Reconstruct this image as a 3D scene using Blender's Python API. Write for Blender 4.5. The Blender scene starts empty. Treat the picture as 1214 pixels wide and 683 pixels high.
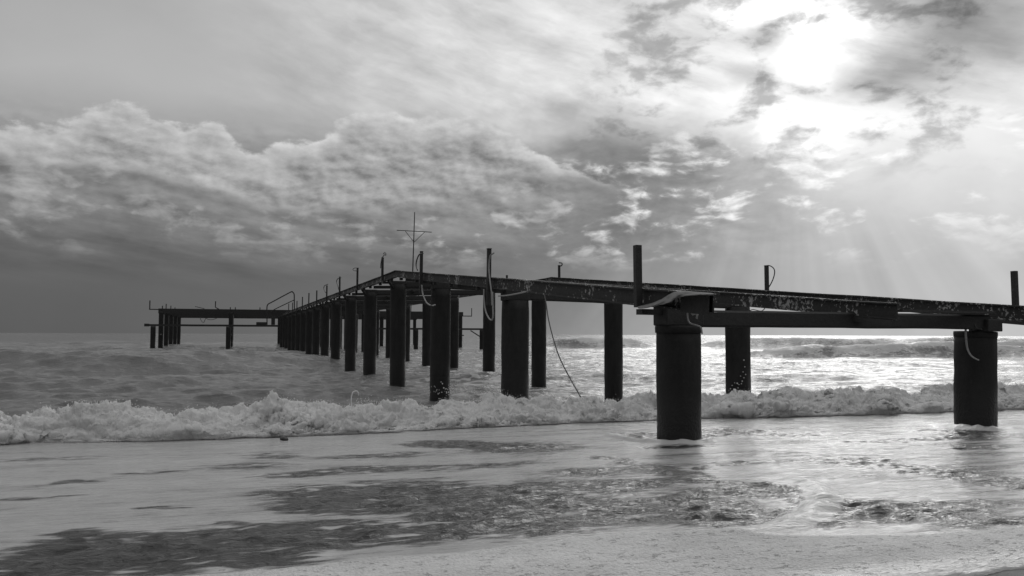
import bpy, bmesh, math, random
import numpy as np
from mathutils import Vector, Matrix

random.seed(7)
SC = bpy.context.scene
COL = SC.collection
R = math.radians

# ------------------------------------------------------------------ frame of the place
# camera stands at x = y = 0 looking along +Y; sea level is z = 0; the pier runs out to sea
# along U (17.85 degrees left of the view), the shoreline runs along V
TH = R(17.85)
SN, CS = math.sin(TH), math.cos(TH)
EYE = 2.0
def W(s, t, z=0.0):
    """offshore distance s, along-shore distance t -> world point"""
    return Vector((-SN * s + CS * t, CS * s + SN * t, z))

# ------------------------------------------------------------------ camera
FPX = 1000.0
cam_d = bpy.data.cameras.new('camera'); cam = bpy.data.objects.new('camera', cam_d); COL.objects.link(cam)
cam_d.sensor_width = 36.0; cam_d.lens = FPX / 1214.0 * 36.0
cam_d.clip_start = 0.05; cam_d.clip_end = 20000
PITCH = math.atan(55.0 / FPX)
cam.matrix_world = Matrix.Translation((0, 0, EYE)) @ Matrix.Rotation(R(90) + PITCH, 4, 'X') @ Matrix.Rotation(R(0.19), 4, 'Z')
SC.camera = cam
CM = cam.matrix_world.to_3x3()
def ray(px, py):
    return CM @ Vector(((px - 607.0) / FPX, -(py - 341.5) / FPX, -1.0))
def on_t(px, py, t):
    """point of the vertical plane at along-shore distance t seen at a picture position of the photograph -> (s, t, z)"""
    d = ray(px, py); k = t / (CS * d.x + SN * d.y)
    return (k * (-SN * d.x + CS * d.y), t, EYE + k * d.z)
def on_s(px, py, s):
    d = ray(px, py); k = s / (-SN * d.x + CS * d.y)
    return (s, k * (CS * d.x + SN * d.y), EYE + k * d.z)
def on_wash(px, py):
    """point of the sloping wash -> (s, t)"""
    d = ray(px, py); ds = -SN * d.x + CS * d.y; dt = CS * d.x + SN * d.y
    k = (0.40 + 0.043 * 14.2 - EYE) / (d.z + 0.043 * ds)
    return (k * ds, k * dt)

# ------------------------------------------------------------------ render settings
SC.view_settings.view_transform = 'Standard'; SC.view_settings.look = 'None'
SC.view_settings.gamma = 1.0; SC.view_settings.exposure = 0.0; SC.view_settings.use_curve_mapping = False
SC.cycles.max_bounces = 6; SC.cycles.diffuse_bounces = 3; SC.cycles.glossy_bounces = 4
SC.cycles.use_denoising = True
try: SC.cycles.denoiser = 'OPENIMAGEDENOISE'
except Exception: pass

# ------------------------------------------------------------------ node helpers
class E:
    """a socket with arithmetic, so that shader formulas read like formulas"""
    def __init__(s, tree, sock): s.t, s.o = tree, sock
    def _m(s, op, *a, clamp=False):
        n = s.t.nodes.new('ShaderNodeMath'); n.operation = op; n.use_clamp = clamp
        for i, v in enumerate((s,) + a):
            if isinstance(v, E): s.t.links.new(v.o, n.inputs[i])
            else: n.inputs[i].default_value = float(v)
        return E(s.t, n.outputs[0])
    def __add__(s, b): return s._m('ADD', b)
    __radd__ = __add__
    def __mul__(s, b): return s._m('MULTIPLY', b)
    __rmul__ = __mul__
    def __sub__(s, b): return s._m('SUBTRACT', b)
    def __rsub__(s, b): return (s * -1.0) + b
    def __truediv__(s, b): return s._m('DIVIDE', b)
    def pow(s, b): return s._m('POWER', b)
    def exp(s): return s._m('EXPONENT')
    def abs(s): return s._m('ABSOLUTE')
    def sin(s): return s._m('SINE')
    def asin(s): return s._m('ARCSINE')
    def atan2(s, b): return s._m('ARCTAN2', b)
    def max(s, b): return s._m('MAXIMUM', b)
    def min(s, b): return s._m('MINIMUM', b)
    def clamp(s): return s._m('ADD', 0.0, clamp=True)
    def step(s, a, b):
        n = s.t.nodes.new('ShaderNodeMapRange'); n.interpolation_type = 'SMOOTHSTEP'
        s.t.links.new(s.o, n.inputs['Value'])
        flip = a > b
        n.inputs['From Min'].default_value = min(a, b); n.inputs['From Max'].default_value = max(a, b)
        n.inputs['To Min'].default_value = 1.0 if flip else 0.0; n.inputs['To Max'].default_value = 0.0 if flip else 1.0
        return E(s.t, n.outputs['Result'])
    def lin(s, a, b, c=0.0, d=1.0):
        n = s.t.nodes.new('ShaderNodeMapRange'); n.clamp = True
        s.t.links.new(s.o, n.inputs['Value'])
        for k, v in zip(('From Min', 'From Max', 'To Min', 'To Max'), (a, b, c, d)): n.inputs[k].default_value = v
        return E(s.t, n.outputs['Result'])
def mix(a, b, f):
    return a + (b - a) * f if isinstance(a, E) else (b - a) * f + a
def vec(tree, x, y, z):
    n = tree.nodes.new('ShaderNodeCombineXYZ')
    for i, v in enumerate((x, y, z)):
        if isinstance(v, E): tree.links.new(v.o, n.inputs[i])
        else: n.inputs[i].default_value = v
    return E(tree, n.outputs[0])
def noise(tree, v, scale, detail=4, rough=0.5, dist=0.0, lac=2.0):
    n = tree.nodes.new('ShaderNodeTexNoise'); n.noise_dimensions = '3D'
    tree.links.new(v.o, n.inputs['Vector'])
    n.inputs['Scale'].default_value = scale; n.inputs['Detail'].default_value = detail
    n.inputs['Roughness'].default_value = rough; n.inputs['Distortion'].default_value = dist
    n.inputs['Lacunarity'].default_value = lac
    return E(tree, n.outputs['Fac'])
def voronoi(tree, v, scale, feature='F1', rand=1.0):
    n = tree.nodes.new('ShaderNodeTexVoronoi'); n.feature = feature
    tree.links.new(v.o, n.inputs['Vector']); n.inputs['Scale'].default_value = scale
    n.inputs['Randomness'].default_value = rand
    return E(tree, n.outputs['Distance'])
def ramp(tree, x, pts, interp='B_SPLINE'):
    """one-dimensional curve: pts = (position 0..1, value)"""
    n = tree.nodes.new('ShaderNodeValToRGB'); tree.links.new(x.o, n.inputs[0])
    cr = n.color_ramp; cr.interpolation = interp
    while len(cr.elements) < len(pts): cr.elements.new(0.5)
    for e, (p, v) in zip(cr.elements, pts): e.position = p; e.color = (v, v, v, 1)
    sp = tree.nodes.new('ShaderNodeSeparateColor'); tree.links.new(n.outputs[0], sp.inputs[0])
    return E(tree, sp.outputs[0])
def sep(tree, sock):
    n = tree.nodes.new('ShaderNodeSeparateXYZ'); tree.links.new(sock, n.inputs[0])
    return [E(tree, o) for o in n.outputs]
def grey(tree, e):
    n = tree.nodes.new('ShaderNodeCombineColor')
    for i in range(3):
        if isinstance(e, E): tree.links.new(e.o, n.inputs[i])
        else: n.inputs[i].default_value = e
    return n.outputs[0]
def lin8(v):
    v = v / 255.0
    return v / 12.92 if v <= 0.04045 else ((v + 0.055) / 1.055) ** 2.4
# ------------------------------------------------------------------ sky, clouds and sun
SUN_AZ, SUN_EL = 20.2, 18.7            # degrees right of the view / above the horizon
def azel(px, py):
    d = ray(px, py).normalized()
    return math.degrees(math.atan2(d.x, d.y)), math.degrees(math.asin(d.z))

def build_world():
    w = bpy.data.worlds.new('World'); SC.world = w; w.use_nodes = True
    T = w.node_tree; T.nodes.clear()
    out = T.nodes.new('ShaderNodeOutputWorld'); bg = T.nodes.new('ShaderNodeBackground')
    T.links.new(bg.outputs[0], out.inputs[0])
    tc = T.nodes.new('ShaderNodeTexCoord')
    x, y, z = sep(T, tc.outputs['Generated'])
    U = x.atan2(y) * 57.29578
    V = z.min(1.0).max(-1.0).asin() * 57.29578
    P = vec(T, U, V * 1.35, 0.0)
    # clear air between the clouds
    sky = T.nodes.new('ShaderNodeTexSky'); sky.sky_type = 'NISHITA'; sky.sun_disc = False
    sky.sun_elevation = R(SUN_EL); sky.sun_rotation = R(SUN_AZ)
    bw = T.nodes.new('ShaderNodeRGBToBW'); T.links.new(sky.outputs[0], bw.inputs[0])
    clear = E(T, bw.outputs[0]) * 0.055

    # winds pull the cloud edges about
    wa = noise(T, P, 0.16, 4, 0.55) - 0.5
    wb = noise(T, vec(T, U + 37.0, V * 1.35 + 11.0, 4.0), 0.16, 4, 0.55) - 0.5
    Uw = U + wa * 9.0
    Vw = V + wb * 4.5
    # large cloud masses: brightness of the overcast at several heights, along the horizon
    xs = [0, 150, 300, 450, 600, 700, 800, 880, 950, 1050, 1130, 1214]
    rows = [
      (396, [ 92, 96, 102, 110, 130, 146, 164, 174, 182, 188, 192, 194]),
      (330, [ 98,100, 104, 109, 120, 134, 154, 170, 180, 186, 190, 192]),
      (270, [106,106, 114, 116, 118, 128, 144, 168, 188, 202, 208, 210]),
      (220, [132,124, 130, 134, 130, 132, 142, 170, 200, 222, 228, 230]),
      (175, [158,158, 160, 164, 168, 148, 152, 186, 232, 236, 236, 234]),
      (120, [166,168, 172, 188, 216, 226, 232, 234, 230, 222, 222, 228]),
      ( 60, [160,164, 174, 196, 216, 222, 222, 222, 230, 190, 172, 190]),
      (  0, [152,158, 178, 198, 212, 214, 214, 230, 240, 174, 156, 164]),
    ]
    fx = (Uw + 60.0) / 120.0
    L = None; pv = None
    for py, vals in rows:
        ev = azel(607, py)[1]
        pts = [((azel(px, py)[0] + 60.0) / 120.0, lin8(v)) for px, v in zip(xs, vals)]
        pts = [(0.0, lin8(vals[0] * 0.95))] + pts + [(1.0, lin8(vals[-1] * 0.85))]
        r_ = ramp(T, fx, pts, 'CARDINAL')
        L = r_ if L is None else mix(L, r_, Vw.lin(pv, ev))
        pv = ev

    # lumpy broken cloud low down, each lump lit on the side towards the sun
    def puff(o1, o2, sc, det=8):
        return noise(T, vec(T, U * 0.62 + o1 + wa * 2.0, V * 1.35 + o2 + wb * 2.0, 1.0), sc, det, 0.56)
    n0 = puff(0.0, 0.0, 0.46); n1 = puff(0.28, 0.42, 0.46, 7)
    # fibrous high cloud, drawn out towards the lower right
    a = R(-17)
    fu = U * math.cos(a) + V * math.sin(a); fv = V * math.cos(a) - U * math.sin(a)
    fib = noise(T, vec(T, fu * 0.32 + wa * 1.4, fv * 1.15 + wb * 1.2, 2.0), 0.42, 7, 0.6)
    hi = V.step(11.0, 16.0) * U.step(-24.0, -8.0)
    L = L * (1.0 + (fib - 0.5) * 1.05 * hi + (n0 - 0.5) * 0.5 * hi)
    # heavy ragged cloud near the sun
    dk = noise(T, vec(T, U + wa * 3.0, V * 1.9 + wb * 2.0, 9.0), 0.26, 7, 0.57)
    dkm = dk.step(0.50, 0.66) * V.step(9.0, 13.0) * U.step(2.0, 9.0)
    L = L * (1.0 - dkm * 0.42)
    lit = ((n0 - n1) * 5.0)
    mid = V.step(3.5, 7.5) * V.step(14.5, 11.0)
    ragged = n0.step(0.50, 0.64) * U.lin(-14.0, 5.0, 0.22, 1.0) * mid * (1.0 - V.step(9.5, 12.0) * U.step(8.0, 2.0))
    L = L + ragged * U.lin(12.0, 24.0, 0.36, 0.14) * (0.75 + lit)
    L = L * (1.0 + lit * 0.26 * mid * U.step(26.0, 8.0))
    # dark streaky bases under the left bank
    st = noise(T, vec(T, U * 0.35 + V * 0.28, V * 1.9 + U * 0.22, 6.0), 0.36, 6, 0.55)
    low = V.step(2.0, 5.5) * V.step(12.5, 9.5) * U.step(4.0, -6.0)
    L = L * (1.0 + (st - 0.5) * 1.5 * low)

    # the bank of cumulus on the left: a billowing upper edge, bright there, grey below
    top = [(-60, 140), (0, 147), (35, 140), (75, 146), (120, 121), (160, 128), (205, 152), (235, 148), (262, 150), (300, 182), (340, 168),
           (380, 158), (410, 134), (450, 134), (500, 138), (560, 140), (600, 152), (650, 188), (700, 205), (760, 230)]
    tp = []
    for px, py in top:
        az, el = azel(px, py); tp.append(((az + 60.0) / 90.0, el / 30.0))
    bil = noise(T, vec(T, U * .74, V * 1.3, 5.0), 0.56, 10, 0.56, 0.0)
    curve_x = (U + 60.0 + wa * 1.5) / 90.0
    Vt = ramp(T, curve_x, [(0.0, tp[0][1])] + tp + [(1.0, 0.2)], 'CARDINAL') * 30.0
    depth = Vt + (bil - 0.5) * 3.2 - V
    cm = depth.step(-0.10, 0.45) * U.step(9.0, 2.0)
    bil2 = noise(T, vec(T, U * .74 + 0.24, V * 1.3 + 0.36, 5.0), 0.56, 8, 0.54, 0.0)
    relief = (bil - bil2) * 1.5
    # a darker layer of cloud slides in under the bright bank
    under_pts = [(-60, 182), (0, 184), (60, 193), (110, 194), (150, 190), (190, 201), (230, 217), (290, 232), (340, 244), (400, 246), (470, 238), (540, 224), (590, 212), (640, 205), (720, 215)]
    up = [((azel(*q)[0] + 60.0) / 90.0, azel(*q)[1] / 30.0) for q in under_pts]
    Vu = ramp(T, curve_x, [(0.0, up[0][1])] + up + [(1.0, 0.2)], 'CARDINAL') * 30.0
    d2 = Vu + (bil - 0.5) * 2.6 + wb * 1.2 - V
    m2 = d2.step(-0.15, 0.9)
    body = (depth * -1.8).exp() * 0.14 + mix(0.47, U.lin(-24.0, -13.0, 0.41, 0.32), depth.step(0.2, 2.2)) + relief * .50 + (n0 - 0.5) * .16 + (st - 0.5) * .20
    body = mix(body, 0.205 + (st - 0.5) * 0.34 + d2.lin(0.4, 3.0) * .035 + relief * .20 + ((n0 - 0.53) * 1.2).max(0.0), m2 * U.lin(-16.0, -6.0, 1.0, .86))
    body = body.max(0.09) * U.lin(-30.0, 8.0, 0.94, 1.20)
    cm = cm * V.step(4.8, 9.4)
    L = mix(L, body, cm)
    # clear air shows in the upper left
    gap = V.step(12.0, 16.0) * U.step(-4.0, -20.0) * (1.0 - cm)
    L = mix(L, L * 0.85 + clear * 0.15, gap * 0.6) * (1.0 + gap * .22)

    # the sun behind the cloud and the openings round it
    def glow(px, py, ra, rb, amp, ang=0.0, soft=2.0):
        az, el = azel(px, py); c, s_ = math.cos(R(ang)), math.sin(R(ang))
        du = Uw * 0.4 + U * 0.6 - az; dv = Vw * 0.4 + V * 0.6 - el
        p = (du * c + dv * s_) / ra; q = (dv * c - du * s_) / rb
        return ((p * p + q * q) * -1.0).exp() * amp
    L = L + (1.0 - dk.step(0.46, 0.64) * 0.75) * (1.0 - fib.step(0.50, 0.30) * 0.35) * (glow(986, 34, 3.4, 1.6, 0.8, -8) + glow(930, 150, 4.4, 1.5, 0.22, -10) + glow(886, 14, 2.0, 1.0, 0.8) + glow(965, 95, 9.0, 5.0, 0.30))
    L = L * (1.0 - glow(1150, 40, 5.0, 2.6, 0.45)) * (1.0 - glow(1065, 88, 2.6, 1.3, 0.40)) * (1.0 - glow(908, 42, 1.9, 1.0, 0.55)) * (1.0 - glow(880, 92, 2.2, 0.9, 0.42, -12)) * (1.0 - glow(745, 185, 5.0, 1.5, 0.16)) * (1.0 - glow(1010, 92, 1.9, 0.8, 0.26, -15)) * (1.0 - glow(955, 108, 1.6, 0.6, 0.22, -15))
    # shafts of sunlight under the cloud
    sa, se = azel(940, 60)
    ang = (U - sa).atan2((V * -1.0) + se)
    shaft = noise(T, vec(T, ang * 5.5, 0.0, 3.0), 1.0, 3, 0.6) - 0.5
    L = L * (1.0 + shaft * 0.58 * V.step(9.0, 5.0) * V.step(-1.0, 2.0) * U.step(-6.0, 6.0))
    # behind the camera: even, darker overcast
    back = y.step(0.25, -0.35)
    over = noise(T, vec(T, x * 2.0, y * 2.0, z * 4.0), 1.0, 4, 0.5)
    L = mix(L, over * 0.24 + 0.09, back)
    L = mix(L, over * 0.40 + 0.46, V.step(26.0, 50.0))
    L = mix(L, 0.12, V.step(-0.6, -2.0))
    L = L.max(0.03)
    T.links.new(grey(T, L), bg.inputs['Color']); bg.inputs['Strength'].default_value = 1.0
    w.cycles.sampling_method = 'MANUAL'; w.cycles.sample_map_resolution = 1024
build_world()

sun_d = bpy.data.lights.new('sun', 'SUN'); sun = bpy.data.objects.new('sun', sun_d); COL.objects.link(sun)
sun_d.energy = 0.60; sun_d.angle = R(34.0); sun_d.color = (1.0, 0.995, 0.985)
sv = Vector((math.sin(R(SUN_AZ)) * math.cos(R(SUN_EL)), math.cos(R(SUN_AZ)) * math.cos(R(SUN_EL)), math.sin(R(SUN_EL))))
sun.rotation_euler = (-sv).to_track_quat('-Z', 'Y').to_euler()
# ------------------------------------------------------------------ numpy noise for the water, and mesh helpers
_rng = np.random.default_rng(11)
_perm = np.concatenate([_rng.permutation(256)] * 3)
_g2 = np.stack([np.cos(np.arange(256) * 2 * np.pi / 256), np.sin(np.arange(256) * 2 * np.pi / 256)], 1).astype(np.float32)
_g3 = _rng.normal(size=(256, 3)); _g3 = (_g3 / np.linalg.norm(_g3, axis=1, keepdims=True)).astype(np.float32)
def _fade(t): return t * t * t * (t * (t * 6 - 15) + 10)
def pn2(x, y, seed=0):
    """gradient noise, about -1..1"""
    xi = np.floor(x).astype(np.int32); yi = np.floor(y).astype(np.int32)
    xf = (x - xi).astype(np.float32); yf = (y - yi).astype(np.float32)
    xi = (xi + seed * 37) & 255; yi = (yi + seed * 71) & 255
    u, v = _fade(xf), _fade(yf)
    def g(dx, dy):
        h = _perm[_perm[(xi + dx) & 255] + ((yi + dy) & 255)]
        return _g2[h, 0] * (xf - dx) + _g2[h, 1] * (yf - dy)
    a = g(0, 0) * (1 - u) + g(1, 0) * u
    b = g(0, 1) * (1 - u) + g(1, 1) * u
    return (a * (1 - v) + b * v) * 1.5
def pn3(x, y, z, seed=0):
    xi = np.floor(x).astype(np.int32); yi = np.floor(y).astype(np.int32); zi = np.floor(z).astype(np.int32)
    xf = (x - xi).astype(np.float32); yf = (y - yi).astype(np.float32); zf = (z - zi).astype(np.float32)
    xi = (xi + seed * 37) & 255; yi = (yi + seed * 71) & 255; zi = zi & 255
    u, v, w = _fade(xf), _fade(yf), _fade(zf)
    def g(dx, dy, dz):
        h = _perm[_perm[_perm[(xi + dx) & 255] + ((yi + dy) & 255)] + ((zi + dz) & 255)]
        return _g3[h, 0] * (xf - dx) + _g3[h, 1] * (yf - dy) + _g3[h, 2] * (zf - dz)
    r = 0
    for dz in (0, 1):
        a = g(0, 0, dz) * (1 - u) + g(1, 0, dz) * u
        b = g(0, 1, dz) * (1 - u) + g(1, 1, dz) * u
        r = r + (a * (1 - v) + b * v) * (w if dz else 1 - w)
    return r * 1.5
def fbm2(x, y, oct=4, seed=0, rough=0.5):
    r = 0; a = 1.0; n = 0
    for i in range(oct):
        r = r + a * pn2(x * 2 ** i, y * 2 ** i, seed + i); n += a; a *= rough
    return r / n
def sstep(a, b, x):
    t = np.clip((x - a) / (b - a), 0, 1); return t * t * (3 - 2 * t)

def link(name, me, mat=None, parent=None):
    o = bpy.data.objects.new(name, me); COL.objects.link(o)
    if mat: me.materials.append(mat)
    if parent is not None: o.parent = parent
    return o
def grid_mesh(name, P, attrs=None):
    """P: (n, m, 3) -> smooth quad sheet, with optional per-point float attributes"""
    n, m = P.shape[:2]
    me = bpy.data.meshes.new(name)
    idx = np.arange(n * m, dtype=np.int32).reshape(n, m)
    q = np.stack([idx[:-1, :-1], idx[:-1, 1:], idx[1:, 1:], idx[1:, :-1]], -1).reshape(-1, 4)
    me.vertices.add(n * m); me.vertices.foreach_set('co', P.astype(np.float32).ravel())
    me.loops.add(q.size); me.loops.foreach_set('vertex_index', q.ravel())
    me.polygons.add(len(q)); me.polygons.foreach_set('loop_start', np.arange(0, q.size, 4, dtype=np.int32))
    me.polygons.foreach_set('use_smooth', np.ones(len(q), dtype=bool))
    me.update(calc_edges=True)
    for k, a in (attrs or {}).items():
        at = me.attributes.new(k, 'FLOAT', 'POINT'); at.data.foreach_set('value', a.astype(np.float32).ravel())
    return me
def bm_mesh(name, bm, smooth=False):
    me = bpy.data.meshes.new(name)
    bmesh.ops.recalc_face_normals(bm, faces=bm.faces[:])
    bm.to_mesh(me); bm.free()
    if smooth:
        for p in me.polygons: p.use_smooth = True
    return me
def empty(name, loc=(0, 0, 0)):
    o = bpy.data.objects.new(name, None); COL.objects.link(o); o.location = loc; o.empty_display_size = 0.3
    return o
def tag(o, label=None, cat=None, group=None, kind=None):
    if label: o['label'] = label
    if cat: o['category'] = cat
    if group: o['group'] = group
    if kind: o['kind'] = kind
    return o

def sweep(bm, pts, prof, up=Vector((0, 0, 1)), cap=True):
    """drag a closed outline (side, up) along a line of points"""
    rings = []
    n = len(pts)
    for i, p in enumerate(pts):
        d = (pts[min(i + 1, n - 1)] - pts[max(i - 1, 0)]).normalized()
        side = d.cross(up).normalized(); u = side.cross(d)
        rings.append([bm.verts.new(p + side * a + u * b) for a, b in prof])
    m = len(prof)
    for a, b in zip(rings[:-1], rings[1:]):
        for j in range(m): bm.faces.new((a[j], a[(j + 1) % m], b[(j + 1) % m], b[j]))
    if cap:
        bm.faces.new(rings[0][::-1]); bm.faces.new(rings[-1])
def rect(w, h): return [(-w / 2, -h / 2), (w / 2, -h / 2), (w / 2, h / 2), (-w / 2, h / 2)]
def i_prof(w, h, tf, tw):
    return [(-w / 2, -h / 2), (w / 2, -h / 2), (w / 2, -h / 2 + tf), (tw / 2, -h / 2 + tf), (tw / 2, h / 2 - tf), (w / 2, h / 2 - tf),
            (w / 2, h / 2), (-w / 2, h / 2), (-w / 2, h / 2 - tf), (-tw / 2, h / 2 - tf), (-tw / 2, -h / 2 + tf), (-w / 2, -h / 2 + tf)]
def box(bm, c, sx, sy, sz, rot=0.0, bev=0.0):
    ret = bmesh.ops.create_cube(bm, size=1.0)
    M_ = Matrix.Translation(c) @ Matrix.Rotation(rot, 4, 'Z') @ Matrix.Diagonal((sx, sy, sz, 1))
    bmesh.ops.transform(bm, matrix=M_, verts=ret['verts'])
    if bev:
        es = list({e for v in ret['verts'] for e in v.link_edges})
        bmesh.ops.bevel(bm, geom=es, offset=bev, segments=1, affect='EDGES')
def rope(bm, pts, r, seg=6, sub=5, wob=0.0):
    """smooth round strand through the points (Catmull-Rom)"""
    P = [Vector(p) for p in pts]; Q = [P[0]] + P + [P[-1]]; out = []
    for i in range(1, len(Q) - 2):
        for k in range(sub):
            t = k / sub; a, b, c, d = Q[i - 1], Q[i], Q[i + 1], Q[i + 2]
            out.append(0.5 * ((2 * b) + (c - a) * t + (2 * a - 5 * b + 4 * c - d) * t * t + (3 * b - a - 3 * c + d) * t ** 3))
    out.append(P[-1])
    if wob:
        for v in out[1:-1]: v += Vector((random.uniform(-wob, wob), random.uniform(-wob, wob), random.uniform(-wob, wob)))
    prev = None; rings = []
    for i, p in enumerate(out):
        d = (out[min(i + 1, len(out) - 1)] - out[max(i - 1, 0)])
        d = d.normalized() if d.length > 1e-6 else Vector((0, 0, 1))
        if prev is None: prev = d.orthogonal().normalized()
        prev = (prev - d * prev.dot(d)); prev = prev.normalized() if prev.length > 1e-6 else d.orthogonal().normalized()
        q = d.cross(prev)
        rr = r(i / (len(out) - 1)) if callable(r) else r
        rings.append([bm.verts.new(p + (prev * math.cos(2 * math.pi * j / seg) + q * math.sin(2 * math.pi * j / seg)) * rr) for j in range(seg)])
    for a, b in zip(rings[:-1], rings[1:]):
        for j in range(seg): bm.faces.new((a[j], a[(j + 1) % seg], b[(j + 1) % seg], b[j]))
    bm.faces.new(rings[0][::-1]); bm.faces.new(rings[-1])

# ------------------------------------------------------------------ materials
def new_mat(name):
    m = bpy.data.materials.new(name); m.use_nodes = True
    T = m.node_tree; T.nodes.clear()
    out = T.nodes.new('ShaderNodeOutputMaterial'); b = T.nodes.new('ShaderNodeBsdfPrincipled')
    T.links.new(b.outputs[0], out.inputs['Surface'])
    return m, T, b, out
def put(T, e, sock):
    if isinstance(e, E): T.links.new(e.o, sock)
    else: sock.default_value = e
def bump(T, h, strength, dist, nrm=None):
    n = T.nodes.new('ShaderNodeBump'); put(T, h, n.inputs['Height']); put(T, strength, n.inputs['Strength'])
    n.inputs['Distance'].default_value = dist
    if nrm is not None: T.links.new(nrm, n.inputs['Normal'])
    return n.outputs[0]
def world_pos(T):
    g = T.nodes.new('ShaderNodeNewGeometry'); return E(T, g.outputs['Position'])

def mat_steel(name, base, pale, cover, band=None):
    """old painted steel gone to rust: dark scale, with flakes of pale paint left on it"""
    m, T, b, _ = new_mat(name)
    p = world_pos(T)
    n1 = noise(T, p, 13.0, 6, 0.66); n2 = noise(T, p, 38.0, 4, 0.6); n3 = noise(T, p, 1.6, 3, 0.5)
    flake = (n1 * 0.7 + n3 * 0.45 + (n2 - 0.5) * 0.18)
    f = flake.step(cover, cover + 0.025)
    col = mix((n2 * 0.9 + n1 * 0.8) * base * 1.15, (n2 * 0.5 + 0.75) * pale, f)
    T.links.new(grey(T, col), b.inputs['Base Color'])
    put(T, mix(n2 * 0.3 + 0.55, 0.42, f), b.inputs['Roughness'])
    T.links.new(bump(T, n2 * 0.6 + n1 + f * 0.25, 0.6, 0.02), b.inputs['Normal'])
    return m
def mat_pile():
    """tarred concrete pile: casting rings, runs of damp, a growth of weed and mussels near the water"""
    m, T, b, _ = new_mat('pile_concrete')
    p = world_pos(T); x, y, z = sep(T, p.o)
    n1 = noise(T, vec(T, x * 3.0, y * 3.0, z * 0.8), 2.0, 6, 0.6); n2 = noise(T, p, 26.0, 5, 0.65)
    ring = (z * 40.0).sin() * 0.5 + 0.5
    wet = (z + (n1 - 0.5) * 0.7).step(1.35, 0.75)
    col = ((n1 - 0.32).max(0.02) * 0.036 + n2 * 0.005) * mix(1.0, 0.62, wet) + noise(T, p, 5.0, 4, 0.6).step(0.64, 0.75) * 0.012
    T.links.new(grey(T, col), b.inputs['Base Color'])
    put(T, mix(0.72, 0.34, wet) + (n2 - 0.5) * 0.2, b.inputs['Roughness'])
    mus = voronoi(T, p, 30.0)
    T.links.new(bump(T, n2 * 0.8 + ring * 0.10 + n1 * 0.6 + mus * wet * 0.5, 0.5, 0.025), b.inputs['Normal'])
    return m
def mat_plain(name, v, rough=0.7, sc=20.0, var=0.6, trans=0.0):
    m, T, b, out = new_mat(name)
    p = world_pos(T); n = noise(T, p, sc, 4, 0.6)
    T.links.new(grey(T, (n * var * 2 + 1.0 - var) * v), b.inputs['Base Color'])
    b.inputs['Roughness'].default_value = rough
    T.links.new(bump(T, n, 0.4, 0.01), b.inputs['Normal'])
    if trans:
        tr = T.nodes.new('ShaderNodeBsdfTranslucent'); tr.inputs[0].default_value = (v, v, v, 1)
        mx = T.nodes.new('ShaderNodeMixShader'); mx.inputs[0].default_value = trans
        T.links.new(b.outputs[0], mx.inputs[1]); T.links.new(tr.outputs[0], mx.inputs[2]); T.links.new(mx.outputs[0], out.inputs['Surface'])
    return m
M_STEEL = mat_steel('rusted_steel', 0.026, 0.16, 0.80)
M_FLAKY = mat_steel('flaking_painted_steel', 0.024, 0.36, 0.64)
M_PILE = mat_pile()
M_ROPE = mat_plain('bleached_rope', 0.30, 0.8, 60)
M_CABLE = mat_plain('dark_cable', 0.06, 0.6, 60)
M_CLOTH = mat_plain('weathered_canvas', 0.20, 0.85, 25, 0.5, 0.25)
M_LINE = mat_plain('weathered_line', 0.13, 0.7, 60)
M_WOOD = mat_plain('wet_driftwood', 0.04, 0.5, 30)
# ------------------------------------------------------------------ the ruined pier
BAY = 7.19; NB = 14
TA, TB = 5.71, 11.55                       # the two rows of piles
TFA, TFB = 5.21, 12.42                     # the outer beams that carry the railing posts
def sa(k): return 10.30 + BAY * k          # offshore distance of bent k on the near row
def sb(k): return 10.72 + BAY * k
def topA(s):                               # top of the near outer beam: a ramp, then level
    return min(2.64 + 0.0845 * (s - 10.45), 4.235 + 0.0042 * max(0, s - 29.5))
def topB(s):
    return min(2.50 + 0.0858 * (s - 10.7), 4.40 + 0.002 * max(0, s - 33.0))
def top_at(s, t):
    f = (t - TFA) / (TFB - TFA); return topA(s) * (1 - f) + topB(s) * f
S_END = sa(14) + 3.0

pier = empty('ruined_pier', W(sa(0), TA, 0))
tag(pier, 'long stripped steel and concrete pier ramping up from the beach and running out to sea', 'pier')
def local(root, me): me.transform(Matrix.Translation(-root.location))

def pile_mesh(r, length=7.5, seed=0, flare=0.0):
    bm = bmesh.new(); rnd = random.Random(seed); seg = 28; rows = 34
    prev = None
    for i in range(rows + 1):
        z = -length * i / rows
        rr = r * (1 + 0.012 * rnd.uniform(-1, 1)) * (0.975 if i == 0 else 1.0)
        ring = []
        for j in range(seg):
            a = 2 * math.pi * j / seg
            q = rr * (1 + 0.010 * rnd.uniform(-1, 1))
            ring.append(bm.verts.new((q * math.cos(a), q * math.sin(a), z)))
        if prev:
            for j in range(seg): bm.faces.new((prev[j], ring[j], ring[(j + 1) % seg], prev[(j + 1) % seg]))
        else: bm.faces.new(ring)
        prev = ring
    bm.faces.new(prev[::-1])
    return bm_mesh('pile', bm, True)
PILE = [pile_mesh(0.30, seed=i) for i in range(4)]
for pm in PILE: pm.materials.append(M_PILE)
PILE_THIN = pile_mesh(0.28, seed=9); PILE_THIN.materials.append(M_PILE)
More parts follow.
